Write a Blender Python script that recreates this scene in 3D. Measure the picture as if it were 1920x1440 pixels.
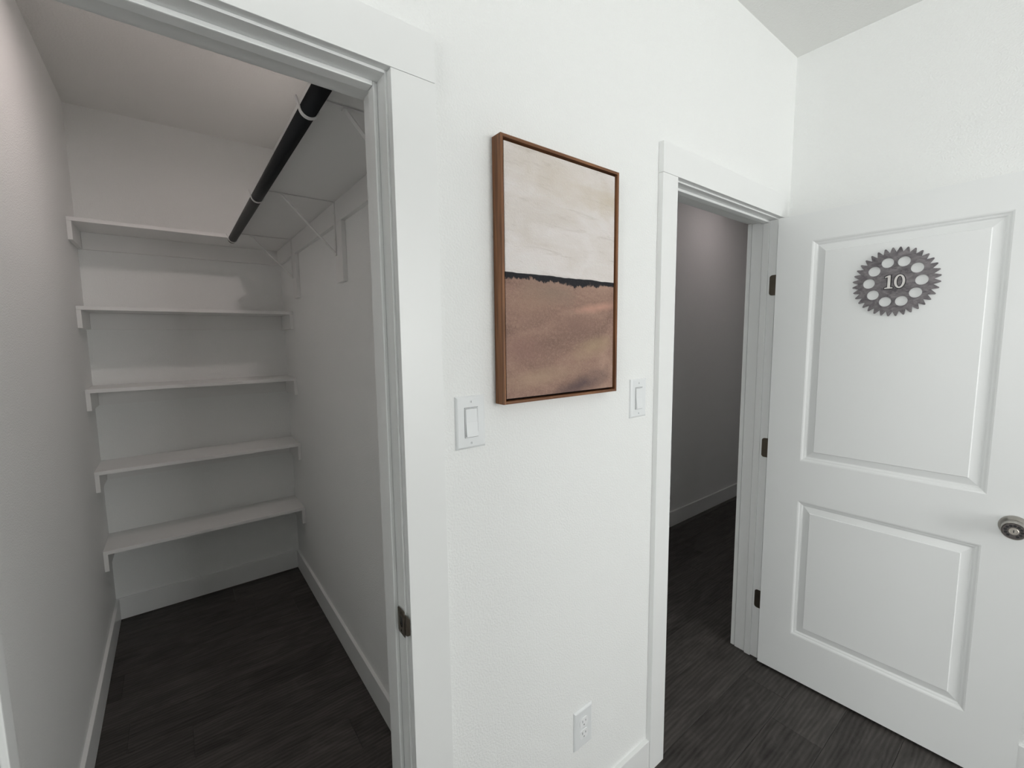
import bpy, bmesh, math, random
from mathutils import Vector, Matrix

for o in list(bpy.data.objects):
    bpy.data.objects.remove(o, do_unlink=True)
SC = bpy.context.scene
COL = SC.collection
random.seed(4)

# ------------------------------------------------------------------ camera
cam = bpy.data.cameras.new('camera')
cam.sensor_fit = 'HORIZONTAL'; cam.sensor_width = 36.0
cam.lens = 822.0355 / 1920 * 36.0
cam.clip_start = 0.02; cam.clip_end = 200
camo = bpy.data.objects.new('camera', cam); COL.objects.link(camo)
YAW, PITCH, ROLL = 0.6570, -0.1024, -0.0115
fwd = Vector((math.sin(YAW)*math.cos(PITCH), math.cos(YAW)*math.cos(PITCH), math.sin(PITCH)))
rgt = Vector((math.cos(YAW), -math.sin(YAW), 0)); upv = rgt.cross(fwd)
r2 = rgt*math.cos(ROLL) + upv*math.sin(ROLL); u2 = upv*math.cos(ROLL) - rgt*math.sin(ROLL)
M = Matrix.Identity(4)
for i in range(3):
    M[i][0], M[i][1], M[i][2] = r2[i], u2[i], -fwd[i]
M[0][3], M[1][3], M[2][3] = -0.3590, -0.8427, 1.5379
camo.matrix_world = M
SC.camera = camo

# ------------------------------------------------------------------ sky, exposure
w = bpy.data.worlds.new('overcast_sky'); SC.world = w; w.use_nodes = True
bg = w.node_tree.nodes['Background']
bg.inputs['Color'].default_value = (0.985, 0.992, 0.975, 1)
bg.inputs['Strength'].default_value = 10.8
SC.view_settings.view_transform = 'Standard'
SC.view_settings.look = 'None'
SC.view_settings.gamma = 1.0
SC.view_settings.exposure = 0.10
SC.view_settings.use_curve_mapping = False
SC.cycles.max_bounces = 12
SC.cycles.diffuse_bounces = 8

# room numbers (metres): front wall face y=0, floor z=0
XL, XB, YBK, ZC = -2.30, 1.8688, -3.60, 2.7335     # room
CXL, CXR, CYB = -0.7053, 0.2302, 2.3406            # closet
HYB, HXE = 1.1057, 5.30                            # hall
WT = 0.11                                          # wall thickness
CO0, CO1, COZ = -0.612, 0.012, 2.057               # closet rough opening
HO0, HO1, HOZ = 0.944, 1.774, 2.057                # hall rough opening
WX0, WX1, WZ0, WZ1 = 0.40, 1.78, 0.85, 2.40       # window opening (wall behind)
LY0, LY1 = -1.85, -0.60                            # window opening (left wall)

def portal(name, x0, x1, z0, z1, y, rot=0.0):
    l = bpy.data.lights.new(name, 'AREA'); l.shape = 'RECTANGLE'
    l.size = x1-x0; l.size_y = z1-z0
    l.cycles.is_portal = True
    o = bpy.data.objects.new(name, l); COL.objects.link(o)
    o.location = ((x0+x1)/2, y, (z0+z1)/2); o.rotation_euler = (math.pi/2, 0, 0)
    return o
portal('window_portal', WX0, WX1, WZ0, WZ1, YBK - 0.13)
po = portal('window_portal', LY0, LY1, WZ0, WZ1, 0)
po.location = (XL-0.13, (LY0+LY1)/2, (WZ0+WZ1)/2); po.rotation_euler = (math.pi/2, 0, -math.pi/2)

# ------------------------------------------------------------------ materials
def newmat(name):
    m = bpy.data.materials.new(name); m.use_nodes = True
    nt = m.node_tree; b = nt.nodes['Principled BSDF']
    return m, nt, b
def N(nt, t, **kw):
    n = nt.nodes.new(t)
    for k, v in kw.items(): setattr(n, k, v)
    return n
def setin(n, **kw):
    for k, v in kw.items(): n.inputs[k.replace('_', ' ')].default_value = v
def simple(name, col, rough=0.5, metal=0.0, spec=0.5, bump=None, var=0.0):
    """plain paint / plastic / metal with a fine procedural grain"""
    m, nt, b = newmat(name)
    b.inputs['Base Color'].default_value = (*col, 1)
    b.inputs['Roughness'].default_value = rough
    b.inputs['Metallic'].default_value = metal
    b.inputs['Specular IOR Level'].default_value = spec
    tc = N(nt, 'ShaderNodeTexCoord')
    if var:
        n = N(nt, 'ShaderNodeTexNoise'); setin(n, Scale=40.0, Detail=4.0)
        nt.links.new(tc.outputs['Object'], n.inputs['Vector'])
        mx = N(nt, 'ShaderNodeMix', data_type='RGBA')
        mx.inputs[6].default_value = (*[c*(1-var) for c in col], 1)
        mx.inputs[7].default_value = (*[min(1, c*(1+var)) for c in col], 1)
        nt.links.new(n.outputs['Fac'], mx.inputs[0]); nt.links.new(mx.outputs[2], b.inputs['Base Color'])
    if bump:
        sc, st, dist = bump
        n = N(nt, 'ShaderNodeTexNoise'); setin(n, Scale=sc, Detail=2.0)
        nt.links.new(tc.outputs['Object'], n.inputs['Vector'])
        bp = N(nt, 'ShaderNodeBump'); setin(bp, Strength=st, Distance=dist)
        nt.links.new(n.outputs['Fac'], bp.inputs['Height']); nt.links.new(bp.outputs['Normal'], b.inputs['Normal'])
    return m

def wall_mat(name, col, scale=200, strength=0.42):
    m, nt, b = newmat(name)
    b.inputs['Base Color'].default_value = (*col, 1)
    b.inputs['Roughness'].default_value = 0.85
    b.inputs['Specular IOR Level'].default_value = 0.25
    tc = N(nt, 'ShaderNodeTexCoord')
    n = N(nt, 'ShaderNodeTexNoise'); setin(n, Scale=scale, Detail=1.5, Roughness=0.4)
    nt.links.new(tc.outputs['Object'], n.inputs['Vector'])
    rp = N(nt, 'ShaderNodeValToRGB'); rp.color_ramp.elements[0].position = 0.38; rp.color_ramp.elements[1].position = 0.66
    nt.links.new(n.outputs['Fac'], rp.inputs['Fac'])
    bp = N(nt, 'ShaderNodeBump'); setin(bp, Strength=strength, Distance=0.0012)
    nt.links.new(rp.outputs['Color'], bp.inputs['Height']); nt.links.new(bp.outputs['Normal'], b.inputs['Normal'])
    return m

WALL = wall_mat('wall_paint_orange_peel', (0.855, 0.865, 0.857))
CEIL = wall_mat('ceiling_paint', (0.80, 0.803, 0.787), 120, 0.4)
TRIM = simple('trim_satin_paint', (0.84, 0.85, 0.845), 0.38, bump=(30, 0.03, 0.001))
DOORM = simple('door_satin_paint', (0.82, 0.835, 0.835), 0.40, bump=(220, 0.06, 0.0006))
SHELF = simple('shelf_satin_paint', (0.82, 0.82, 0.81), 0.42, bump=(60, 0.04, 0.001))
PLAST = simple('white_plastic', (0.80, 0.82, 0.83), 0.28, bump=(15, 0.02, 0.0005))
RECP = simple('bright_white_plastic', (0.88, 0.89, 0.90), 0.3, var=0.02)
SLOT = simple('slot_dark', (0.02, 0.02, 0.022), 0.6, var=0.1)
ROD = simple('rod_black_coating', (0.010, 0.011, 0.013), 0.5, spec=0.25, bump=(90, 0.05, 0.0005))
STEELW = simple('white_enamel_steel', (0.80, 0.80, 0.79), 0.35, bump=(60, 0.03, 0.0005))
NICKEL = simple('satin_nickel', (0.42, 0.40, 0.37), 0.32, 1.0, bump=(200, 0.05, 0.0003), var=0.08)
BRONZE = simple('dark_antique_nickel', (0.17, 0.145, 0.115), 0.42, 1.0, bump=(150, 0.05, 0.0003), var=0.15)
DARKMET = simple('dark_metal', (0.05, 0.045, 0.045), 0.4, 0.8, var=0.2)
BLACK = simple('black_backing', (0.006, 0.005, 0.005), 0.9, spec=0.1, var=0.2)
SUBF = simple('subfloor', (0.05, 0.045, 0.04), 0.9, var=0.2)
DIAL = simple('dial_gunmetal', (0.16, 0.145, 0.14), 0.35, 0.9, var=0.15)
HUB = simple('hub_pewter', (0.46, 0.43, 0.39), 0.45, 0.9, var=0.1)
SILVER = simple('numeral_silver', (0.62, 0.60, 0.58), 0.45, 0.35, var=0.1)
OUTL = simple('numeral_outline', (0.02, 0.02, 0.022), 0.6, var=0.1)

def plank_mat():
    m, nt, b = newmat('dark_oak_vinyl_plank')
    tc = N(nt, 'ShaderNodeTexCoord'); oi = N(nt, 'ShaderNodeObjectInfo')
    off = N(nt, 'ShaderNodeVectorMath', operation='SCALE'); off.inputs['Scale'].default_value = 37.0
    cmb = N(nt, 'ShaderNodeCombineXYZ')
    for i in range(3): nt.links.new(oi.outputs['Random'], cmb.inputs[i])
    nt.links.new(cmb.outputs[0], off.inputs[0])
    add = N(nt, 'ShaderNodeVectorMath', operation='ADD')
    nt.links.new(tc.outputs['Object'], add.inputs[0]); nt.links.new(off.outputs[0], add.inputs[1])
    def streak(sx, sy, detail, dist, rough=0.6):
        mp = N(nt, 'ShaderNodeMapping'); mp.inputs['Scale'].default_value = (sx, sy, 1)
        nt.links.new(add.outputs[0], mp.inputs['Vector'])
        n = N(nt, 'ShaderNodeTexNoise'); setin(n, Scale=1.0, Detail=detail, Distortion=dist, Roughness=rough)
        nt.links.new(mp.outputs[0], n.inputs['Vector']); return n
    grain = streak(3.5, 30, 7, 1.6, 0.66); broad = streak(3.0, 10, 4, 2.2); fine = streak(40, 300, 3, 0.4)
    mp = N(nt, 'ShaderNodeMapping'); mp.inputs['Scale'].default_value = (1.3, 9, 1)
    nt.links.new(add.outputs[0], mp.inputs['Vector'])
    wv = N(nt, 'ShaderNodeTexWave', wave_type='RINGS'); setin(wv, Scale=2.2, Distortion=7.0, Detail=4.0, Detail_Scale=1.2)
    nt.links.new(mp.outputs[0], wv.inputs['Vector'])
    def math2(op, a, bb):
        n = N(nt, 'ShaderNodeMath', operation=op)
        for i, v in enumerate((a, bb)):
            if isinstance(v, (int, float)): n.inputs[i].default_value = v
            else: nt.links.new(v, n.inputs[i])
        return n.outputs[0]
    f = math2('MULTIPLY', grain.outputs['Fac'], 0.36)
    f = math2('ADD', f, math2('MULTIPLY', broad.outputs['Fac'], 0.44))
    f = math2('ADD', f, math2('MULTIPLY', fine.outputs['Fac'], 0.10))
    f = math2('ADD', f, math2('MULTIPLY', wv.outputs['Fac'], 0.10))
    f = math2('ADD', f, math2('MULTIPLY', math2('SUBTRACT', oi.outputs['Random'], 0.5), 0.10))
    rp = N(nt, 'ShaderNodeValToRGB'); cr = rp.color_ramp
    cr.elements[0].position = 0.30; cr.elements[0].color = (0.020, 0.017, 0.016, 1)
    cr.elements[1].position = 0.80; cr.elements[1].color = (0.130, 0.116, 0.108, 1)
    e = cr.elements.new(0.52); e.color = (0.060, 0.0545, 0.051, 1)
    nt.links.new(f, rp.inputs['Fac']); nt.links.new(rp.outputs[0], b.inputs['Base Color'])
    b.inputs['Roughness'].default_value = 0.52
    b.inputs['Specular IOR Level'].default_value = 0.28
    bp = N(nt, 'ShaderNodeBump'); setin(bp, Strength=0.25, Distance=0.0008)
    nt.links.new(grain.outputs['Fac'], bp.inputs['Height']); nt.links.new(bp.outputs['Normal'], b.inputs['Normal'])
    return m
PLANK = plank_mat()

def walnut_mat():
    m, nt, b = newmat('walnut_frame_wood')
    tc = N(nt, 'ShaderNodeTexCoord')
    mp = N(nt, 'ShaderNodeMapping'); mp.inputs['Scale'].default_value = (150, 150, 4)
    nt.links.new(tc.outputs['Object'], mp.inputs['Vector'])
    n = N(nt, 'ShaderNodeTexNoise'); setin(n, Scale=1.0, Detail=5.0, Distortion=0.8)
    nt.links.new(mp.outputs[0], n.inputs['Vector'])
    rp = N(nt, 'ShaderNodeValToRGB'); cr = rp.color_ramp
    cr.elements[0].position = 0.32; cr.elements[0].color = (0.105, 0.042, 0.019, 1)
    cr.elements[1].position = 0.72; cr.elements[1].color = (0.330, 0.152, 0.070, 1)
    nt.links.new(n.outputs['Fac'], rp.inputs['Fac']); nt.links.new(rp.outputs[0], b.inputs['Base Color'])
    b.inputs['Roughness'].default_value = 0.5
    b.inputs['Specular IOR Level'].default_value = 0.3
    return m
WALNUT = walnut_mat()

def gear_mat():
    m, nt, b = newmat('burnished_steel')
    tc = N(nt, 'ShaderNodeTexCoord')
    mp = N(nt, 'ShaderNodeMapping'); mp.inputs['Scale'].default_value = (40, 40, 70); mp.inputs['Rotation'].default_value = (0, 0.5, 0)
    nt.links.new(tc.outputs['Object'], mp.inputs['Vector'])
    n = N(nt, 'ShaderNodeTexNoise'); setin(n, Scale=1.0, Detail=6.0, Distortion=1.0, Roughness=0.65)
    nt.links.new(mp.outputs[0], n.inputs['Vector'])
    rp = N(nt, 'ShaderNodeValToRGB'); cr = rp.color_ramp
    cr.elements[0].position = 0.3; cr.elements[0].color = (0.065, 0.060, 0.066, 1)
    cr.elements[1].position = 0.72; cr.elements[1].color = (0.255, 0.235, 0.245, 1)
    nt.links.new(n.outputs['Fac'], rp.inputs['Fac']); nt.links.new(rp.outputs[0], b.inputs['Base Color'])
    b.inputs['Metallic'].default_value = 0.35; b.inputs['Roughness'].default_value = 0.5
    return m
GEAR = gear_mat()

def canvas_mat(W, H):
    """abstract field painting: pale sky, ragged black horizon, brown ground (object coords: x 0..W, z 0..H)"""
    m, nt, b = newmat('painted_canvas')
    tc = N(nt, 'ShaderNodeTexCoord'); sp = N(nt, 'ShaderNodeSeparateXYZ')
    nt.links.new(tc.outputs['Object'], sp.inputs[0])
    def noise(scale, detail=4.0, dist=0.0, rough=0.55, rot=0.0):
        mp = N(nt, 'ShaderNodeMapping'); mp.inputs['Scale'].default_value = scale; mp.inputs['Rotation'].default_value = (0, rot, 0)
        nt.links.new(tc.outputs['Object'], mp.inputs['Vector'])
        n = N(nt, 'ShaderNodeTexNoise'); setin(n, Scale=1.0, Detail=detail, Distortion=dist, Roughness=rough)
        nt.links.new(mp.outputs[0], n.inputs['Vector']); return n.outputs['Fac']
    def mth(op, a, bb=0.0, c=None, clamp=False):
        n = N(nt, 'ShaderNodeMath', operation=op); n.use_clamp = clamp
        for i, v in enumerate((a, bb, c)):
            if v is None: continue
            if isinstance(v, (int, float)): n.inputs[i].default_value = v
            else: nt.links.new(v, n.inputs[i])
        return n.outputs[0]
    def ramp(f, stops):
        rp = N(nt, 'ShaderNodeValToRGB'); cr = rp.color_ramp
        while len(cr.elements) < len(stops): cr.elements.new(0.5)
        for e, (p, c) in zip(cr.elements, stops): e.position = p; e.color = (*c, 1)
        nt.links.new(f, rp.inputs['Fac']); return rp.outputs[0]
    def mix(f, a, bb, mode='MIX'):
        n = N(nt, 'ShaderNodeMix', data_type='RGBA', blend_type=mode)
        for i, v in ((0, f), (6, a), (7, bb)):
            if isinstance(v, (int, float)): n.inputs[i].default_value = v
            elif isinstance(v, tuple): n.inputs[i].default_value = (*v, 1)
            else: nt.links.new(v, n.inputs[i])
        return n.outputs[2]
    def spot(cx, cz, rx, rz, tilt=0.0):
        dx = mth('DIVIDE', mth('SUBTRACT', sp.outputs[0], cx), rx)
        dz = mth('SUBTRACT', sp.outputs[2], cz)
        if tilt: dz = mth('SUBTRACT', dz, mth('MULTIPLY', mth('SUBTRACT', sp.outputs[0], cx), tilt))
        dz = mth('DIVIDE', dz, rz)
        d = mth('SQRT', mth('ADD', mth('MULTIPLY', dx, dx), mth('MULTIPLY', dz, dz)))
        d = mth('ADD', d, mth('MULTIPLY', mth('SUBTRACT', noise((22, 1, 34), 4), 0.5), 1.1))
        return mth('SUBTRACT', 1.0, d, clamp=True)
    # pale half
    st = noise((7, 1, 62), 6, 0.8, 0.7, 0.07)
    sky = ramp(noise((5, 1, 12), 3, 1.0), [(0.32, (0.70, 0.645, 0.605)), (0.55, (0.77, 0.72, 0.70)), (0.75, (0.80, 0.77, 0.765))])
    top = mth('MULTIPLY', spot(W*0.55, H*0.90, W*0.75, H*0.16, -0.12), 0.55)
    sky = mix(top, sky, (0.66, 0.585, 0.50))
    sky = mix(mth('MULTIPLY', spot(W*0.95, H*0.87, W*0.4, H*0.08, -0.1), 0.6), sky, (0.60, 0.52, 0.41))
    sky = mix(mth('MULTIPLY', mth('SUBTRACT', st, 0.56, clamp=True), 2.6), sky, (0.44, 0.38, 0.32))
    sky = mix(mth('MULTIPLY', mth('SUBTRACT', 0.46, st, clamp=True), 2.2), sky, (0.78, 0.76, 0.74))
    # brown half
    gr = ramp(noise((4.5, 1, 9), 4, 1.2), [(0.30, (0.225, 0.140, 0.112)), (0.50, (0.315, 0.197, 0.155)), (0.72, (0.405, 0.265, 0.205))])
    gr = mix(mth('MULTIPLY', mth('SUBTRACT', noise((130, 1, 150), 4, 0.5, 0.75), 0.45, clamp=True), 1.8, clamp=True), gr, (0.50, 0.335, 0.26))
    gr = mix(mth('MULTIPLY', mth('SUBTRACT', 0.47, noise((95, 1, 140), 4, 0.8, 0.7, 0.4), clamp=True), 1.9, clamp=True), gr, (0.175, 0.105, 0.083))
    gr = mix(mth('MULTIPLY', spot(W*0.36, H*0.44, W*0.34, H*0.07), 0.7), gr, (0.27, 0.205, 0.16))
    gr = mix(mth('MULTIPLY', spot(W*0.22, H*0.40, W*0.25, H*0.08), 0.55), gr, (0.36, 0.235, 0.175))
    gr = mix(mth('MULTIPLY', spot(W*0.84, H*0.385, W*0.30, H*0.028, 0.12), 0.95), gr, (0.56, 0.32, 0.245))
    gr = mix(mth('MULTIPLY', spot(W*0.78, H*0.20, W*0.28, H*0.060, 0.2), 0.85), gr, (0.42, 0.30, 0.20))
    gr = mix(mth('MULTIPLY', spot(W*0.30, H*0.08, W*0.45, H*0.055, 0.1), 0.75), gr, (0.43, 0.30, 0.215))
    gr = mix(mth('MULTIPLY', spot(W*0.66, H*0.03, W*0.42, H*0.055, 0.22), 0.95), gr, (0.125, 0.085, 0.083))
    gr = mix(mth('MULTIPLY', spot(W*0.62, H*0.30, W*0.25, H*0.06), 0.6), gr, (0.215, 0.13, 0.108))
    gr = mix(mth('MULTIPLY', spot(W*0.12, H*0.20, W*0.28, H*0.08), 0.6), gr, (0.285, 0.165, 0.14))
    # horizon
    z0 = H*0.508
    zt = mth('ADD', sp.outputs[2], mth('MULTIPLY', mth('SUBTRACT', noise((9, 1, 3), 3), 0.5), 0.012))
    zb = mth('ADD', sp.outputs[2], mth('MULTIPLY', mth('SUBTRACT', noise((55, 1, 30), 6, 0, 0.75), 0.5), 0.045))
    thick = mth('ADD', 0.0135, mth('MULTIPLY', mth('SUBTRACT', noise((7, 1, 1), 2), 0.5), 0.030))
    below_top = mth('MULTIPLY_ADD', mth('SUBTRACT', z0, zt), 700.0, 0.5, clamp=True)
    below_blk = mth('MULTIPLY_ADD', mth('SUBTRACT', mth('SUBTRACT', z0, thick), zb), 260.0, 0.5, clamp=True)
    col = mix(below_top, sky, (0.018, 0.018, 0.022))
    col = mix(below_blk, col, gr)
    nt.links.new(col, b.inputs['Base Color'])
    b.inputs['Roughness'].default_value = 0.7
    b.inputs['Specular IOR Level'].default_value = 0.25
    hb = mth('ADD', noise((90, 1, 200), 4, 1.0, 0.6, 0.5), mth('MULTIPLY', noise((300, 1, 300), 2), 0.4))
    bp = N(nt, 'ShaderNodeBump'); setin(bp, Strength=0.8, Distance=0.0028)
    nt.links.new(hb, bp.inputs['Height']); nt.links.new(bp.outputs['Normal'], b.inputs['Normal'])
    return m

def emit_mat(name, col, strength):
    m, nt, b = newmat(name)
    b.inputs['Base Color'].default_value = (0.8, 0.8, 0.8, 1)
    b.inputs['Emission Color'].default_value = (*col, 1)
    b.inputs['Emission Strength'].default_value = strength
    return m

def glass_mat():
    m = bpy.data.materials.new('window_glass'); m.use_nodes = True
    nt = m.node_tree; nt.nodes.remove(nt.nodes['Principled BSDF'])
    out = nt.nodes['Material Output']
    tr = N(nt, 'ShaderNodeBsdfTransparent'); gl = N(nt, 'ShaderNodeBsdfGlossy'); gl.inputs['Roughness'].default_value = 0.02
    fr = N(nt, 'ShaderNodeFresnel'); fr.inputs['IOR'].default_value = 1.45
    mx = N(nt, 'ShaderNodeMixShader')
    nt.links.new(fr.outputs[0], mx.inputs[0]); nt.links.new(tr.outputs[0], mx.inputs[1]); nt.links.new(gl.outputs[0], mx.inputs[2])
    nt.links.new(mx.outputs[0], out.inputs['Surface'])
    return m
GLASS = glass_mat()

# ------------------------------------------------------------------ mesh helpers
def add_box(bm, x0, y0, z0, x1, y1, z1, bev=0.0):
    r = bmesh.ops.create_cube(bm, size=1.0)
    vs = r['verts']
    for v in vs:
        v.co = Vector((x0 + (v.co.x+.5)*(x1-x0), y0 + (v.co.y+.5)*(y1-y0), z0 + (v.co.z+.5)*(z1-z0)))
    if bev:
        es = set()
        for v in vs: es.update(v.link_edges)
        bmesh.ops.bevel(bm, geom=list(es), offset=bev, segments=2, profile=0.6, affect='EDGES')
    return bm
def box_bm(*a, **k):
    return add_box(bmesh.new(), *a, **k)
def obj(name, bm, mat, parent=None, smooth=False, loc=None):
    me = bpy.data.meshes.new(name)
    if isinstance(bm, bmesh.types.BMesh):
        bmesh.ops.recalc_face_normals(bm, faces=bm.faces)
        bm.to_mesh(me); bm.free()
    else:
        me = bm
    me.materials.clear(); me.materials.append(mat)
    if smooth:
        for p in me.polygons: p.use_smooth = True
    o = bpy.data.objects.new(name, me); COL.objects.link(o)
    if parent: o.parent = parent
    if loc: o.location = loc
    return o
def struct(name, bm, mat, **k):
    o = obj(name, bm, mat, **k); o['kind'] = 'structure'; return o
def thing(name, label, cat, loc=(0, 0, 0), rotz=0.0, group=None):
    o = bpy.data.objects.new(name, None); COL.objects.link(o)
    o.empty_display_size = 0.05
    o.location = loc; o.rotation_euler = (0, 0, rotz)
    tag(o, label, cat, group); return o
def tag(o, label, cat, group=None):
    o['label'] = label; o['category'] = cat
    if group: o['group'] = group
    return o
def grid_wall(axis, p0, p1, u0, u1, z0, z1, holes=()):
    """slab between p0 and p1 on 'x' or 'y', spanning u and z, with rectangular holes (u0,u1,z0,z1)"""
    us = sorted({u0, u1, *[h[0] for h in holes], *[h[1] for h in holes]})
    zs = sorted({z0, z1, *[h[2] for h in holes], *[h[3] for h in holes]})
    us = [q for q in us if u0 <= q <= u1]; zs = [q for q in zs if z0 <= q <= z1]
    solid = {}
    for i in range(len(us)-1):
        for j in range(len(zs)-1):
            cu, cz = (us[i]+us[i+1])/2, (zs[j]+zs[j+1])/2
            solid[i, j] = not any(h[0] < cu < h[1] and h[2] < cz < h[3] for h in holes)
    bm = bmesh.new(); cache = {}
    def V(p, u, z):
        k = (round(p, 6), round(u, 6), round(z, 6))
        if k not in cache:
            cache[k] = bm.verts.new((p, u, z) if axis == 'x' else (u, p, z))
        return cache[k]
    for (i, j), s in solid.items():
        if not s: continue
        a, b, c, d = us[i], us[i+1], zs[j], zs[j+1]
        for p in (p0, p1): bm.faces.new((V(p, a, c), V(p, b, c), V(p, b, d), V(p, a, d)))
        for (di, dj, e) in ((-1, 0, ((a, c), (a, d))), (1, 0, ((b, c), (b, d))), (0, -1, ((a, c), (b, c))), (0, 1, ((a, d), (b, d)))):
            if not solid.get((i+di, j+dj), False):
                (ua, za), (ub, zb) = e
                bm.faces.new((V(p0, ua, za), V(p0, ub, zb), V(p1, ub, zb), V(p1, ua, za)))
    return bm
def cyl(bm, c, axis, r, h, seg=32, r2=None):
    """cylinder/cone whose base centre is c and which runs h along axis"""
    axis = Vector(axis).normalized(); c = Vector(c)
    rot = Vector((0, 0, 1)).rotation_difference(axis).to_matrix().to_4x4()
    bmesh.ops.create_cone(bm, cap_ends=True, cap_tris=False, segments=seg, radius1=r, radius2=r if r2 is None else r2, depth=h,
                          matrix=Matrix.Translation(c + axis*h/2) @ rot)
    return bm
def lathe(bm, c, axis, prof, seg=40):
    """surface of revolution: prof = [(r, t)] about axis from c"""
    axis = Vector(axis).normalized(); c = Vector(c)
    rot = Vector((0, 0, 1)).rotation_difference(axis).to_matrix()
    rings = []
    for r, t in prof:
        if r < 1e-6: rings.append([bm.verts.new(c + axis*t)])
        else: rings.append([bm.verts.new(c + rot @ Vector((r*math.cos(2*math.pi*k/seg), r*math.sin(2*math.pi*k/seg), t))) for k in range(seg)])
    for A, B in zip(rings, rings[1:]):
        for k in range(seg):
            k2 = (k+1) % seg
            if len(A) == 1 and len(B) == 1: continue
            if len(A) == 1: bm.faces.new((A[0], B[k2], B[k]))
            elif len(B) == 1: bm.faces.new((A[k], A[k2], B[0]))
            else: bm.faces.new((A[k], A[k2], B[k2], B[k]))
    return bm
def strip(bm, pts, half, thick):
    """flat steel strip: pts = [(x, z)] path in a plane y=0, +-half wide in y, thick deep"""
    n = len(pts); rows = []
    for i, (x, z) in enumerate(pts):
        a = Vector(pts[max(i-1, 0)]); b = Vector(pts[min(i+1, n-1)])
        t = (b-a).normalized(); nn = Vector((-t.y, t.x))*thick/2
        rows.append([bm.verts.new((x+s*nn.x, y, z+s*nn.y)) for s, y in ((1, -half), (1, half), (-1, half), (-1, -half))])
    for A, B in zip(rows, rows[1:]):
        for k in range(4): bm.faces.new((A[k], A[(k+1) % 4], B[(k+1) % 4], B[k]))
    bm.faces.new(rows[0]); bm.faces.new(rows[-1])
    return bm
def shape2d(name, loops, depth, bevel=0.0):
    """extruded flat outline with holes -> mesh lying in the local xz plane, running depth along +y"""
    cu = bpy.data.curves.new(name, 'CURVE'); cu.dimensions = '2D'; cu.fill_mode = 'BOTH'
    cu.extrude = depth/2; cu.bevel_depth = bevel; cu.bevel_resolution = 1
    for lp in loops:
        s = cu.splines.new('POLY'); s.points.add(len(lp)-1)
        for p, (x, y) in zip(s.points, lp): p.co = (x, y, 0, 1)
        s.use_cyclic_u = True
    o = bpy.data.objects.new(name, cu); COL.objects.link(o)
    me = bpy.data.meshes.new_from_object(o.evaluated_get(bpy.context.evaluated_depsgraph_get()))
    bpy.data.objects.remove(o, do_unlink=True); bpy.data.curves.remove(cu)
    me.transform(Matrix.Translation((0, depth/2, 0)) @ Matrix.Rotation(math.pi/2, 4, 'X'))
    return me
def circle(cx, cy, r, n=28, ry=None):
    return [(cx + r*math.cos(2*math.pi*k/n), cy + (ry or r)*math.sin(2*math.pi*k/n)) for k in range(n)]

# ------------------------------------------------------------------ shell
struct('floor', box_bm(XL-.1, YBK-.1, -0.14, HXE+.1, CYB+.12, -0.0125), SUBF)
FLOOR = bpy.data.objects['floor']
struct('ceiling', box_bm(XL-.1, YBK-.1, ZC, HXE+.1, CYB+.12, ZC+.12), CEIL)
struct('wall_front', grid_wall('y', 0, WT, XL, HXE, 0, ZC,
       [(CO0, CO1, -1, COZ), (HO0, HO1, -1, HOZ)]), WALL)
struct('wall_right', grid_wall('x', XB, XB+WT, YBK, 0, 0, ZC), WALL)
struct('wall_left', grid_wall('x', XL-WT, XL, YBK, WT, 0, ZC, [(LY0, LY1, WZ0, WZ1)]), WALL)
struct('wall_back', grid_wall('y', YBK-WT, YBK, XL-WT, XB+WT, 0, ZC, [(WX0, WX1, WZ0, WZ1)]), WALL)
struct('wall_closet_left', grid_wall('x', CXL-WT, CXL, WT, CYB, 0, ZC), WALL)
struct('wall_closet_right', grid_wall('x', CXR, CXR+WT, WT, CYB, 0, ZC), WALL)
struct('wall_closet_back', grid_wall('y', CYB, CYB+WT, CXL-WT, CXR+WT, 0, ZC), WALL)
struct('wall_hall_back', grid_wall('y', HYB, HYB+WT, CXR+WT, HXE, 0, ZC), WALL)
struct('wall_hall_end', grid_wall('x', HXE, HXE+WT, 0, HYB+WT, 0, ZC), WALL)

# floor planks: 178 mm rows running along x
PW, PL_, GAP = 0.178, 1.22, 0.0009
def plank_bm(x0, x1, y0, y1):
    bm = bmesh.new(); b = 0.0014
    lo = [bm.verts.new((x, y, -0.0120)) for x, y in ((x0, y0), (x1, y0), (x1, y1), (x0, y1))]
    mi = [bm.verts.new((x, y, -b*0.6)) for x, y in ((x0, y0), (x1, y0), (x1, y1), (x0, y1))]
    hi = [bm.verts.new((x, y, 0)) for x, y in ((x0+b, y0+b), (x1-b, y0+b), (x1-b, y1-b), (x0+b, y1-b))]
    bm.faces.new(hi)
    for A, B in ((lo, mi), (mi, hi)):
        for k in range(4): bm.faces.new((A[k], A[(k+1) % 4], B[(k+1) % 4], B[k]))
    return bm
def row_spans(yc):
    if yc < 0: return [(XL, XB)]
    if yc < WT: return [(CO0, CO1), (HO0, HO1)] 
    s = [(CXL, CXR)]
    if yc < HYB: s.append((CXR+WT, HXE))
    return s
row = math.floor((YBK + 0.006)/PW)
y = -0.006 + row*PW
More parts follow.
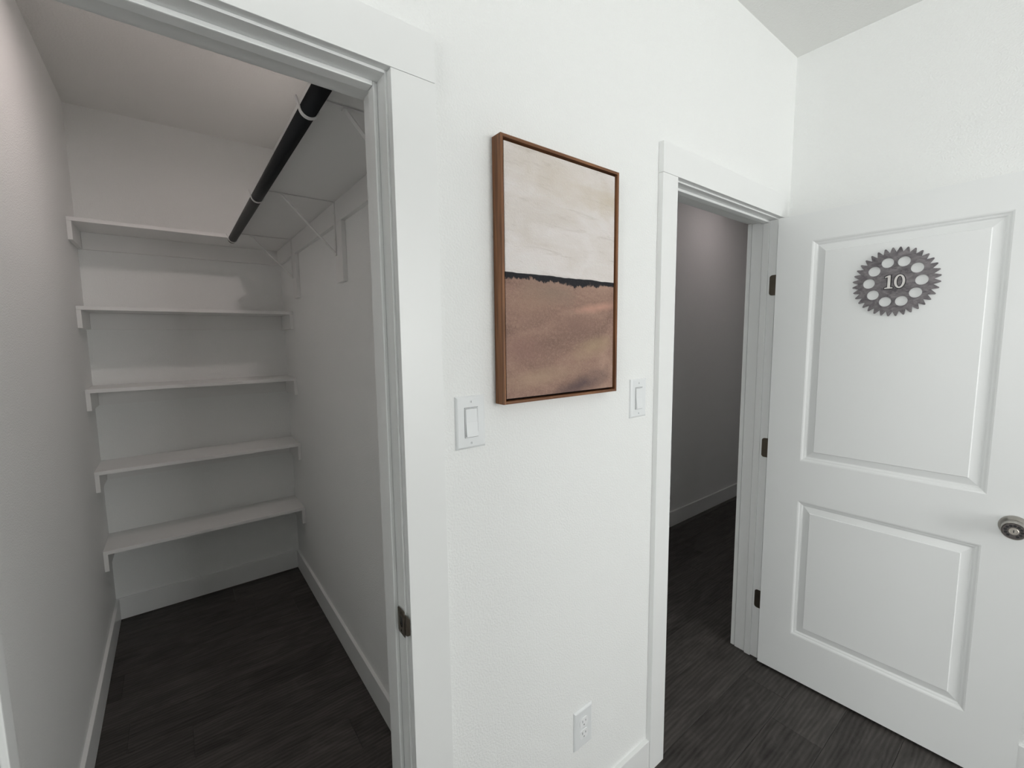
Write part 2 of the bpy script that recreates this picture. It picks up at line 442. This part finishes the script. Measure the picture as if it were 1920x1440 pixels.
while y < CYB:
    y0, y1 = max(y, YBK), min(y+PW, CYB)
    yc = (y0+y1)/2
    spans = row_spans(yc)
    if y0 < WT and y1 > 0: spans = [(CO0-.05 if y0 >= 0 else XL, CO1+.05 if y0 >= 0 else XB), (HO0-.05, HXE)] if y1 > WT else [(XL, XB)]
    if y0 < WT < y1: spans = [(CXL, CXR), (CXR+WT, HXE)]
    phase = random.uniform(0, PL_)
    for a, b in spans:
        x = math.floor((a-phase)/PL_)*PL_ + phase
        while x < b:
            q0, q1 = max(x, a), min(x+PL_, b)
            if q1-q0 > 0.02 and y1-y0 > 0.01:
                cx, cy = (q0+q1)/2, (y0+y1)/2
                obj('plank', plank_bm(q0-cx+GAP/2, q1-cx-GAP/2, y0-cy+GAP/2, y1-cy-GAP/2), PLANK, FLOOR, loc=(cx, cy, 0))
            x += PL_
    y += PW

# baseboards
BH, BT = 0.1225, 0.014
def base(name, x0, y0, x1, y1):
    struct(name, box_bm(min(x0, x1), min(y0, y1), 0.0012, max(x0, x1), max(y0, y1), BH, bev=0.0018), TRIM)
T = 0.018                    # casing thickness
LC0, LC1 = 0.0, 0.0925       # closet right casing leg
HC0, HC1 = 0.8741, 0.9562    # hall left casing leg
base('baseboard_front', LC1+.0005, -BT, HC0-.0005, 0)
base('baseboard_front_left', XL, -BT, -0.6955, 0)
base('baseboard_right', XB-BT, YBK, XB, -T-.004)
base('baseboard_left', XL, YBK, XL+BT, -BT)
base('baseboard_back', XL+BT, YBK, XB-BT, YBK+BT)
base('baseboard_closet_left', CXL, WT+.0195, CXL+BT, CYB-BT)
base('baseboard_closet_right', CXR-BT, WT, CXR, CYB-BT)
base('baseboard_closet_back', CXL, CYB-BT, CXR, CYB)
base('baseboard_hall_back', CXR+WT, HYB-BT, HXE, HYB)

# door frames: jambs, stops, casings
def frame(name, j0, j1, jz, stop0, stop1, legs, head, back_legs, back_head, split=False):
    """j0/j1 inner jamb faces, jz head jamb underside"""
    jt = 0.017
    bm = bmesh.new()
    # a split jamb shows a fine open joint behind the stop and at the far casing
    runs = [(0, stop1-.0004), (stop1+.0040, WT-.0036)] if split else [(0, WT)]
    for ya, yb in runs:
        add_box(bm, j0-jt, ya, 0.0005, j0, yb, jz+jt); add_box(bm, j1, ya, 0.0005, j1+jt, yb, jz+jt)
        add_box(bm, j0, ya, jz, j1, yb, jz+jt)
    root = struct(name, bm, TRIM)
    st = 0.0092
    obj('door_stop', box_bm(j0, stop0, 0.0005, j0+st, stop1, jz, bev=0.0022), TRIM, root)
    obj('door_stop', box_bm(j1-st, stop0, 0.0005, j1, stop1, jz, bev=0.0022), TRIM, root)
    obj('door_stop', box_bm(j0+st, stop0, jz-st, j1-st, stop1, jz, bev=0.0022), TRIM, root)
    for x0, x1, z1 in legs: obj('casing_leg', box_bm(x0, -T, 0.0008, x1, 0, z1-.0006, bev=0.0012), TRIM, root)
    obj('head_casing', box_bm(head[0], -T-.0006, head[2], head[1], 0, head[3], bev=0.0012), TRIM, root)
    for x0, x1, z1 in back_legs: obj('casing_leg', box_bm(x0, WT, 0.0008, x1, WT+T, z1-.0006, bev=0.0015), TRIM, root)
    obj('head_casing', box_bm(back_head[0], WT, back_head[2], back_head[1], WT+T+.0006, back_head[3], bev=0.0015), TRIM, root)
    return root
ZH, ZT = 2.045, 2.1350
tr_c = frame('trim_1', -0.5908, -0.0047, ZH-.005, 0.0365, 0.0637,
      [(LC0, LC1, ZH), (-0.695, -0.5955, ZH)], (-0.695, LC1, ZH, ZT),
      [(LC0, 0.0885, ZH), (-0.689, -0.5955, ZH)], (-0.689, 0.0885, ZH, ZT))
tr_h = frame('trim_2', 0.9612, 1.7567, ZH-.005, 0.0300, 0.0570,
      [(HC0, HC1, ZH), (1.7617, 1.7770, ZH)], (HC0, 1.7770, ZH, 2.1373),
      [(HC0, HC1, ZH), (1.7600, 1.8500, ZH)], (HC0, 1.8500, ZH, 2.1373), split=True)
# strike plate with curved lip on the closet jamb
xj = -0.0047; zs = 0.930
loops = [[(0.0005, -0.0285), (0.030, -0.0285), (0.033, -0.0255), (0.033, 0.0255), (0.030, 0.0285), (0.0005, 0.0285)],
         circle(0.0175, 0, 0.0085, 20, 0.0125), circle(0.0175, 0.0205, 0.0024, 12), circle(0.0175, -0.0205, 0.0024, 12)]
me = shape2d('strike_plate', loops, 0.0014)
me.transform(Matrix.Translation((xj-.0016, 0, zs)) @ Matrix.Rotation(math.pi/2, 4, 'Z') )
sp = obj('strike_plate', me, BRONZE, tr_c); sp['label'] = 'dark nickel strike plate with curved lip'
bm = bmesh.new()
lip = [(xj-.0009, 0.0008), (xj-.0009, -0.004), (xj+.0004, -0.0095), (xj+.0025, -0.0150)]
prev = None
for i, (lx, ly) in enumerate(lip):
    hz = (0.0225, 0.0225, 0.0215, 0.0175)[i]
    ring = [bm.verts.new((lx+s*.0007, ly, zs+q*hz)) for s, q in ((-1, -1), (-1, 1), (1, 1), (1, -1))]
    if prev:
        for k in range(4): bm.faces.new((prev[k], prev[(k+1) % 4], ring[(k+1) % 4], ring[k]))
    else: bm.faces.new(ring)
    prev = ring
bm.faces.new(prev)
obj('strike_lip', bm, BRONZE, sp)
obj('latch_hole', box_bm(xj-.0003, 0.0095, zs-.012, xj-.0001, 0.0255, zs+.012), SLOT, sp)
for q in (-1, 1): obj('screw', cyl(bmesh.new(), (xj-.0002, 0.0175, zs+q*.0205), (-1, 0, 0), 0.0022, 0.0016, 12), NICKEL, sp)

# window behind the camera
def window(name, u0, u1, mtx):
    """built in the back wall's frame (u along x, room towards +y), then moved by mtx"""
    wf = bmesh.new(); um = (u0+u1)/2
    for a in ((u0, u0+.06, WZ0, WZ1), (u1-.06, u1, WZ0, WZ1), (u0+.06, u1-.06, WZ0, WZ0+.06), (u0+.06, u1-.06, WZ1-.06, WZ1), (um-.03, um+.03, WZ0+.06, WZ1-.06)):
        add_box(wf, a[0], -.09, a[2], a[1], -.03, a[3])
    win = struct(name, wf, TRIM)
    for a, b in ((u0+.06, um-.03), (um+.03, u1-.06)):
        obj('pane', box_bm(a, -.061, WZ0+.06, b, -.060, WZ1-.06), GLASS, win)
    obj('window_sill', box_bm(u0-.04, 0, WZ0-.03, u1+.04, .05, WZ0-.002, bev=.002), TRIM, win)
    win.matrix_world = mtx
window('window_1', WX0, WX1, Matrix.Translation((0, YBK, 0)))
window('window_2', -LY1, -LY0, Matrix.Translation((XL, 0, 0)) @ Matrix.Rotation(-math.pi/2, 4, 'Z'))

# ------------------------------------------------------------------ hall door
DA = 0.0333
DROT = -(math.pi/2 - DA)
DLOC = (1.7214, -0.0166, 0)
DW, DZ0, DZ1, DT = 0.7976, 0.0147, 2.0324, 0.035
PU0, PU1 = 0.1281, 0.6708
PANELS = ((0.2210, 0.8315), (1.0064, 1.9212))
PROF = [(0, 0), (0.0045, 0.0012), (0.0085, 0.0040), (0.0095, 0.0048), (0.0145, 0.0062), (0.0190, 0.0095), (0.0215, 0.0098), (0.0445, 0.0042), (0.0470, 0.0014)]
def panel_door(name, dw, u0, u1, loc, rot):
    root = struct(name, grid_wall('y', 0, DT, 0, dw, DZ0, DZ1, [(u0, u1, a, b) for a, b in PANELS]), DOORM, loc=loc)
    root.rotation_euler = (0, 0, rot)
    for a, b in PANELS:
        bm = bmesh.new()
        for side in (0, 1):
            rings = []
            for ins, dep in PROF:
                yy = dep if side == 0 else DT-dep
                rings.append([bm.verts.new(p) for p in ((u0+ins, yy, a+ins), (u1-ins, yy, a+ins), (u1-ins, yy, b-ins), (u0+ins, yy, b-ins))])
            for A, B in zip(rings, rings[1:]):
                for k in range(4): bm.faces.new((A[k], A[(k+1) % 4], B[(k+1) % 4], B[k]))
            bm.faces.new(rings[-1])
            if side == 0: first = rings[0]
            else:
                for k in range(4): bm.faces.new((first[k], first[(k+1) % 4], rings[0][(k+1) % 4], rings[0][k]))
        obj('panel', bm, DOORM, root)
    return root
door = panel_door('door_1', DW, PU0, PU1, DLOC, DROT)
panel_door('door_2', 0.585, 0.115, 0.470, (-0.640, -0.0225, 0), -math.radians(94))
# knob with a ring of finger holes like a telephone dial (local: -y is the room side)
KS, KZ = 0.7380, 0.9180
kb = bmesh.new()
lathe(kb, (KS, -0.0003, KZ), (0, -1, 0), [(0, 0), (0.0360, 0), (0.0360, 0.0035), (0.0345, 0.0070), (0.0305, 0.0150), (0.0250, 0.0165), (0.0250, 0.0205)], 48)
lathe(kb, (KS, -0.0003, KZ), (0, -1, 0), [(0.0250, 0.0205), (0.0275, 0.0210), (0.0285, 0.0230), (0.0285, 0.050), (0.0272, 0.0535), (0.0258, 0.0535), (0.0255, 0.0520), (0, 0.0520)], 48)
knob = obj('door_knob', kb, NICKEL, door, smooth=True); knob['label'] = 'satin nickel knob with a dial ring of holes'
obj('dial_ring', shape2d('dial_ring', [circle(0, 0, 0.0250, 40)] + [circle(0.0179*math.cos(q), 0.0179*math.sin(q), 0.0040, 16) for q in [math.radians(-60+29*k) for k in range(11)]] + [circle(0, 0, 0.0118, 28)], 0.0018), DIAL, knob, loc=(KS, -0.0545, KZ))
obj('dial_backing', lathe(bmesh.new(), (KS, -0.0524, KZ), (0, -1, 0), [(0, 0), (0.0249, 0), (0.0249, 0.0003), (0, 0.0003)], 32), SLOT, knob)
obj('dial_hub', lathe(bmesh.new(), (KS, -0.0526, KZ), (0, -1, 0), [(0.0116, 0), (0.0116, 0.0028), (0.0102, 0.0040), (0.0076, 0.0040), (0.0070, 0.0024), (0, 0.0024)], 32), HUB, knob, smooth=False)
obj('key_slot', box_bm(KS-.0012, -0.0556, KZ-.0042, KS+.0012, -0.0549, KZ+.0042), SLOT, knob)
# latch bolt plate on the free edge, knob on the other face
obj('latch_plate', box_bm(DW-.0002, 0.006, KZ-.028, DW+.001, 0.029, KZ+.028), NICKEL, door)
# hinges: leaf on the jamb and barrel; built in world coords, then parented to the door keeping place
DM = Matrix.Translation(DLOC) @ Matrix.Rotation(DROT, 4, 'Z')
for zc in (1.7600, 1.0305, 0.2985):
    lf = [(-0.012, -0.044), (0.0110, -0.044), (0.0165, -0.0425), (0.0205, -0.0390), (0.0222, -0.0340), (0.0222, 0.0340), (0.0205, 0.0390), (0.0165, 0.0425), (0.0110, 0.044), (-0.012, 0.044)]
    me = shape2d('hinge', [lf], 0.0016)
    me.transform(Matrix.Translation((1.7567-.0017, 0, zc)) @ Matrix.Rotation(math.pi/2, 4, 'Z') )
    bm = bmesh.new(); bm.from_mesh(me)
    cyl(bm, (1.7605, -0.0150-0.0085, zc-.044), (0, 0, 1), 0.0045, 0.088, 14)
    bm.to_mesh(me); bm.free()
    me.transform(DM.inverted())
    h = obj('hinge', me, BRONZE, door); h['label'] = 'dark antique nickel butt hinge'
    for q in (-0.030, 0.0, 0.030):
        bm = cyl(bmesh.new(), (1.7567-.0015, 0.0045 if q else 0.0135, zc+q), (-1, 0, 0), 0.0033, 0.0006, 12)
        bm.transform(DM.inverted())
        obj('screw', bm, DARKMET, h)

# gear shaped room number sign on the door
gx, gz = 0.3945, 1.7282
gp = DM @ Vector((gx, 0.0012, gz))
gear = thing('gear_sign', 'round grey metal gear sign with ten holes and number 10 on white door', 'sign', gp, DROT)
teeth = []
for k in range(36):
    a = math.radians(5+10*k)
    for da, r in ((-5.0, 0.1045), (-1.0, 0.1215), (0.0, 0.1232), (1.0, 0.1215)):
        q = a+math.radians(da); teeth.append((r*math.cos(q), r*math.sin(q)))
holes = [circle(0.0735*math.cos(math.radians(36*k)), 0.0735*math.sin(math.radians(36*k)), 0.0182, 28) for k in range(10)]
obj('gear_plate', shape2d('gear_plate', [teeth]+holes, 0.0045, 0.0004), GEAR, gear, loc=(0, -0.0058, 0))
def num_one(cx, g=0.0):
    return [[(cx-.0112-g, -.0232-g), (cx+.0112+g, -.0232-g), (cx+.0112+g, -.0200+g), (cx+.0042+g, -.0185+g), (cx+.0042+g, .0240+g), (cx-.0008-g, .0240+g),
             (cx-.0112-g, .0192+g), (cx-.0112-g, .0166-g), (cx-.0034-g, .0180-g), (cx-.0034-g, -.0185+g), (cx-.0112-g, -.0200+g)]]
def num_zero(cx, g=0.0):
    return [circle(cx, .0004, .0148+g, 36, .0240+g), circle(cx, .0004, .0082-g, 30, .0192-g)]
for nm, fn, cx in (('numeral_one', num_one, -0.0150), ('numeral_zero', num_zero, 0.0148)):
    d = obj(nm, shape2d(nm, fn(cx), 0.0022, 0.0002), SILVER, gear, loc=(0, -0.0098, 0)); d['label'] = 'silver serif numeral with black edge'
    obj('outline', shape2d('outline', fn(cx, 0.0028), 0.0016), OUTL, d, loc=(0, 0.0022, 0))

# ------------------------------------------------------------------ framed painting
AX0, AX1, AZ0, AZ1, AD = 0.2411, 0.6452, 1.3854, 1.9879, 0.0331
art = thing('framed_painting', 'tall abstract painting, white above brown with black line, in thin walnut frame', 'painting', (AX0, 0, AZ0))
aw, ah, ff = AX1-AX0, AZ1-AZ0, 0.0068
for x0, x1 in ((0, ff), (aw-ff, aw)):
    obj('frame_stile', box_bm(x0, -AD, 0, x1, -0.0006, ah, bev=0.0006), WALNUT, art)
def hrail(z0):
    b = box_bm(-ff/2, -AD+.0002, ff, ff/2, -0.0006, aw-ff, bev=0.0006)
    me = bpy.data.meshes.new('frame_rail'); b.to_mesh(me); b.free()
    o = obj('frame_rail', me, WALNUT, art, loc=(0, 0, z0+ff/2)); o.rotation_euler = (0, math.pi/2, 0)
hrail(0); hrail(ah-ff)
obj('backing', box_bm(ff, -0.010, ff, aw-ff, -0.004, ah-ff), BLACK, art)
cg = 0.0052
cw, ch = aw-2*(ff+cg), ah-2*(ff+cg)
obj('canvas', box_bm(0, -0.018, 0, cw, 0, ch, bev=0.0008), canvas_mat(cw, ch), art, loc=(ff+cg, -0.0102, ff+cg))

# ------------------------------------------------------------------ switches and outlet
def plate_bm(w, h, t=0.006):
    bm = bmesh.new()
    b = 0.0052
    L = [[bm.verts.new((sx*(w/2-i), -yy, sz*(h/2-i))) for sx, sz in ((-1, -1), (1, -1), (1, 1), (-1, 1))] for i, yy in ((0, 0.0002), (0, t*.30), (b*.45, t*.78), (b, t))]
    for A, B in zip(L, L[1:]):
        for k in range(4): bm.faces.new((A[k], A[(k+1) % 4], B[(k+1) % 4], B[k]))
    bm.faces.new(L[0]); bm.faces.new(L[-1])
    return bm
def switch(x, z, label):
    t = thing('light_switch', label, 'light switch', (x, 0, z), group='white rocker light switches')
    obj('plate', plate_bm(0.079, 0.121), PLAST, t)
    obj('rocker_frame', shape2d('rocker_frame', [[(-.0172, -.034), (.0172, -.034), (.0172, .034), (-.0172, .034)], [(-.0158, -.0325), (.0158, -.0325), (.0158, .0325), (-.0158, .0325)]], 0.0012), PLAST, t, loc=(0, -0.0071, 0))
    obj('gap', box_bm(-.0179, -.0064, -.0347, .0179, -.0060, .0347), SLOT, t)
    bm = bmesh.new()     # paddle tilted about its middle
    pr = [(-.0315, .0118), (0.0, .0082), (.0315, .0076)]
    rows = [[bm.verts.new((sx*.0150, -q, z_)) for sx in (-1, 1)] for z_, q in pr]
    base_ = [[bm.verts.new((sx*.0150, -.0064, z_)) for sx in (-1, 1)] for z_, q in pr]
    for R in (rows, base_):
        for A, B in zip(R, R[1:]): bm.faces.new((A[0], A[1], B[1], B[0]))
    for s in (0, 1):
        for i in (0, 1): bm.faces.new((rows[i][s], rows[i+1][s], base_[i+1][s], base_[i][s]))
    for i in (0, 2): bm.faces.new((rows[i][0], rows[i][1], base_[i][1], base_[i][0]))
    obj('rocker', bm, PLAST, t)
    for q in (-1, 1):
        s = obj('screw', cyl(bmesh.new(), (0, -.0060, q*.0475), (0, -1, 0), .0029, .0009, 14), PLAST, t)
        obj('screw_slot', box_bm(-.0004, -.0071, q*.0475-.0024, .0004, -.0069, q*.0475+.0024), SLOT, s)
    return t
switch(0.1682, 1.3502, 'white rocker light switch on wall between closet doorway and painting')
switch(0.7880, 1.3488, 'white rocker light switch on wall between painting and hall doorway')
ot = thing('wall_outlet', 'white duplex electrical outlet low on the wall above the baseboard', 'outlet', (0.5455, 0, 0.3646))
obj('plate', plate_bm(0.0775, 0.125), PLAST, ot)
for q in (-1, 1):
    zc = q*.0195
    pts = []
    for k in range(40):
        a = 2*math.pi*k/40; pts.append((max(-.0172, min(.0172, .0185*math.cos(a))), max(-.0143, min(.0143, .0172*math.sin(a)))))
    rc = obj('receptacle', shape2d('receptacle', [pts], 0.0024, 0.0002), RECP, ot, loc=(0, -.0079, zc))
    for sx, hh_ in ((-.0064, .0040), (.0064, .0032)):
        obj('slot', box_bm(sx-.0011, -.0002, .0038-hh_, sx+.0011, .0004, .0038+hh_), SLOT, rc)
    obj('slot', cyl(bmesh.new(), (0, .0004, -.0080), (0, -1, 0), .0026, .0006, 14), SLOT, rc)
obj('screw', cyl(bmesh.new(), (0, -.0060, 0), (0, -1, 0), .0027, .0010, 14), PLAST, ot)

# ------------------------------------------------------------------ closet shelves
SY = 2.0636; ST = 0.018; CT = 0.018; CH = 0.0865
SZ = [2.1255, 1.7167, 1.3181, 0.9113, 0.5024]
SLAB = ['topmost white painted shelf across the closet back wall, meeting the rod shelf',
        'second white painted shelf down on the closet back wall',
        'middle one of five white painted shelves on the closet back wall',
        'fourth white painted shelf down on the closet back wall',
        'lowest white painted shelf on the closet back wall, above the baseboard']
RS0 = CXR - 0.277            # front edge of the side shelf
for z, lb in zip(SZ, SLAB):
    t = thing('wall_shelf', lb, 'shelf', (0, 0, z-ST-CH), group='shelves on the closet back wall')
    top = z == SZ[0]
    bx = (RS0-.0008) if top else CXR-.0006
    c0 = 0.0
    obj('board', box_bm(CXL+.0006, SY, CH, bx, CYB-.0006, CH+ST, bev=0.0010), SHELF, t)
    obj('side_cleat', box_bm(CXL+.0006, SY+.0012, 0, CXL+CT, CYB-.0006, CH-.0004, bev=0.0010), SHELF, t)
    if not top:
        obj('side_cleat', box_bm(CXR-CT, SY+.0012, 0, CXR-.0006, CYB-.0006, CH-.0004, bev=0.0010), SHELF, t)
    obj('back_cleat', box_bm(CXL+CT+.0006, CYB-CT, 0, (CXR-CT-.0006), CYB-.0006, CH-.0004, bev=0.0010), SHELF, t)
# side shelf with rod
z = SZ[0]
t = thing('wall_shelf', 'long white painted side shelf above the black rod in the closet', 'shelf', (0, 0, z-ST-CH), group='closet side shelf')
obj('board', box_bm(RS0, WT+.0195, CH, CXR-.0006, CYB-.0006, CH+ST, bev=0.0010), SHELF, t)
obj('wall_cleat', box_bm(CXR-CT, WT+.0195, 0, CXR-.0006, CYB-.0006, CH-.0004, bev=0.0010), SHELF, t)
BY = [0.3050, 1.0880, 1.9180]
for by in BY:
    obj('bracket_board', box_bm(CXR-CT, by-.078, -0.240, CXR-.0006, by+.014, -.0004, bev=0.0012), SHELF, t)
RX, RZ, RR = -0.0655, 2.0790, 0.0190
BL = ['white steel rod bracket under the side shelf, by the closet doorway',
      'white steel rod bracket under the middle of the side shelf',
      'white steel rod bracket under the side shelf, at the far rod end']
for by, lb in zip(BY, BL):
    t = thing('shelf_bracket', lb, 'bracket', (0, by, 0), group='rod brackets under the side shelf')
    zu = z-ST-.0008; xw = CXR-CT-.0008
    obj('strap', box_bm(xw-.0026, -.010, zu-.215, xw, .010, zu), STEELW, t)
    obj('arm', box_bm(RX+RR+.004, -.008, zu-.0030, xw-.0028, .008, zu-.0002), STEELW, t)
    obj('brace', strip(bmesh.new(), [(0.012, zu-.0052), (0.020, zu-.0070), (xw-.012, zu-.196), (xw-.0045, zu-.204)], .0085, .0034), STEELW, t)
    R = RR+.0022
    pts = [(RX+RR+.010, zu-.0035), (RX+RR+.0035, zu-.006)]
    pts += [(RX+R*math.cos(math.radians(a)), RZ+R*math.sin(math.radians(a))) for a in range(10, -181, -10)]
    pts += [(RX-R-.0010, RZ+.006), (RX-R-.0035, RZ+.014), (RX-R-.0065, RZ+.0215)]
    obj('hook', strip(bmesh.new(), pts, .0055, .0026), STEELW, t)
    for q in (.045, .150):
        obj('screw', cyl(bmesh.new(), (xw-.0026, 0, zu-q), (-1, 0, 0), .0032, .0012, 12), STEELW, t)
bm = cyl(bmesh.new(), (RX, 0.165, RZ), (0, 1, 0), RR, 1.795, 36)
rod = obj('closet_rod', bm, ROD, smooth=True)
for p in rod.data.polygons:
    if len(p.vertices) > 4: p.use_smooth = False
tag(rod, 'black round hanging rod held by white hooks along the side shelf', 'closet rod')

# ------------------------------------------------------------------ ceiling lights (closet, hall)
def ceiling_light(x, y, label, r, col, power):
    t = thing('ceiling_light', label, 'ceiling light', (x, y, ZC))
    obj('trim_ring', lathe(bmesh.new(), (0, 0, -.0004), (0, 0, -1), [(r, .004), (r, .022), (r+.006, .024), (r+.018, .018), (r+.020, 0), (r, 0), (r, .004)], 40), PLAST, t, smooth=False)
    obj('diffuser', lathe(bmesh.new(), (0, 0, -.0004), (0, 0, -1), [(0, .006), (r-.0006, .006), (r-.0006, .012), (0, .012)], 32), emit_mat('lamp_diffuser', col, power), t)
    return t
ceiling_light(-0.20, 1.12, 'round white ceiling light inside the closet', 0.075, (1.0, 0.86, 0.83), 64.0)
ceiling_light(3.15, 0.62, 'round white ceiling light in the hall', 0.075, (1.0, 0.86, 0.86), 30.0)
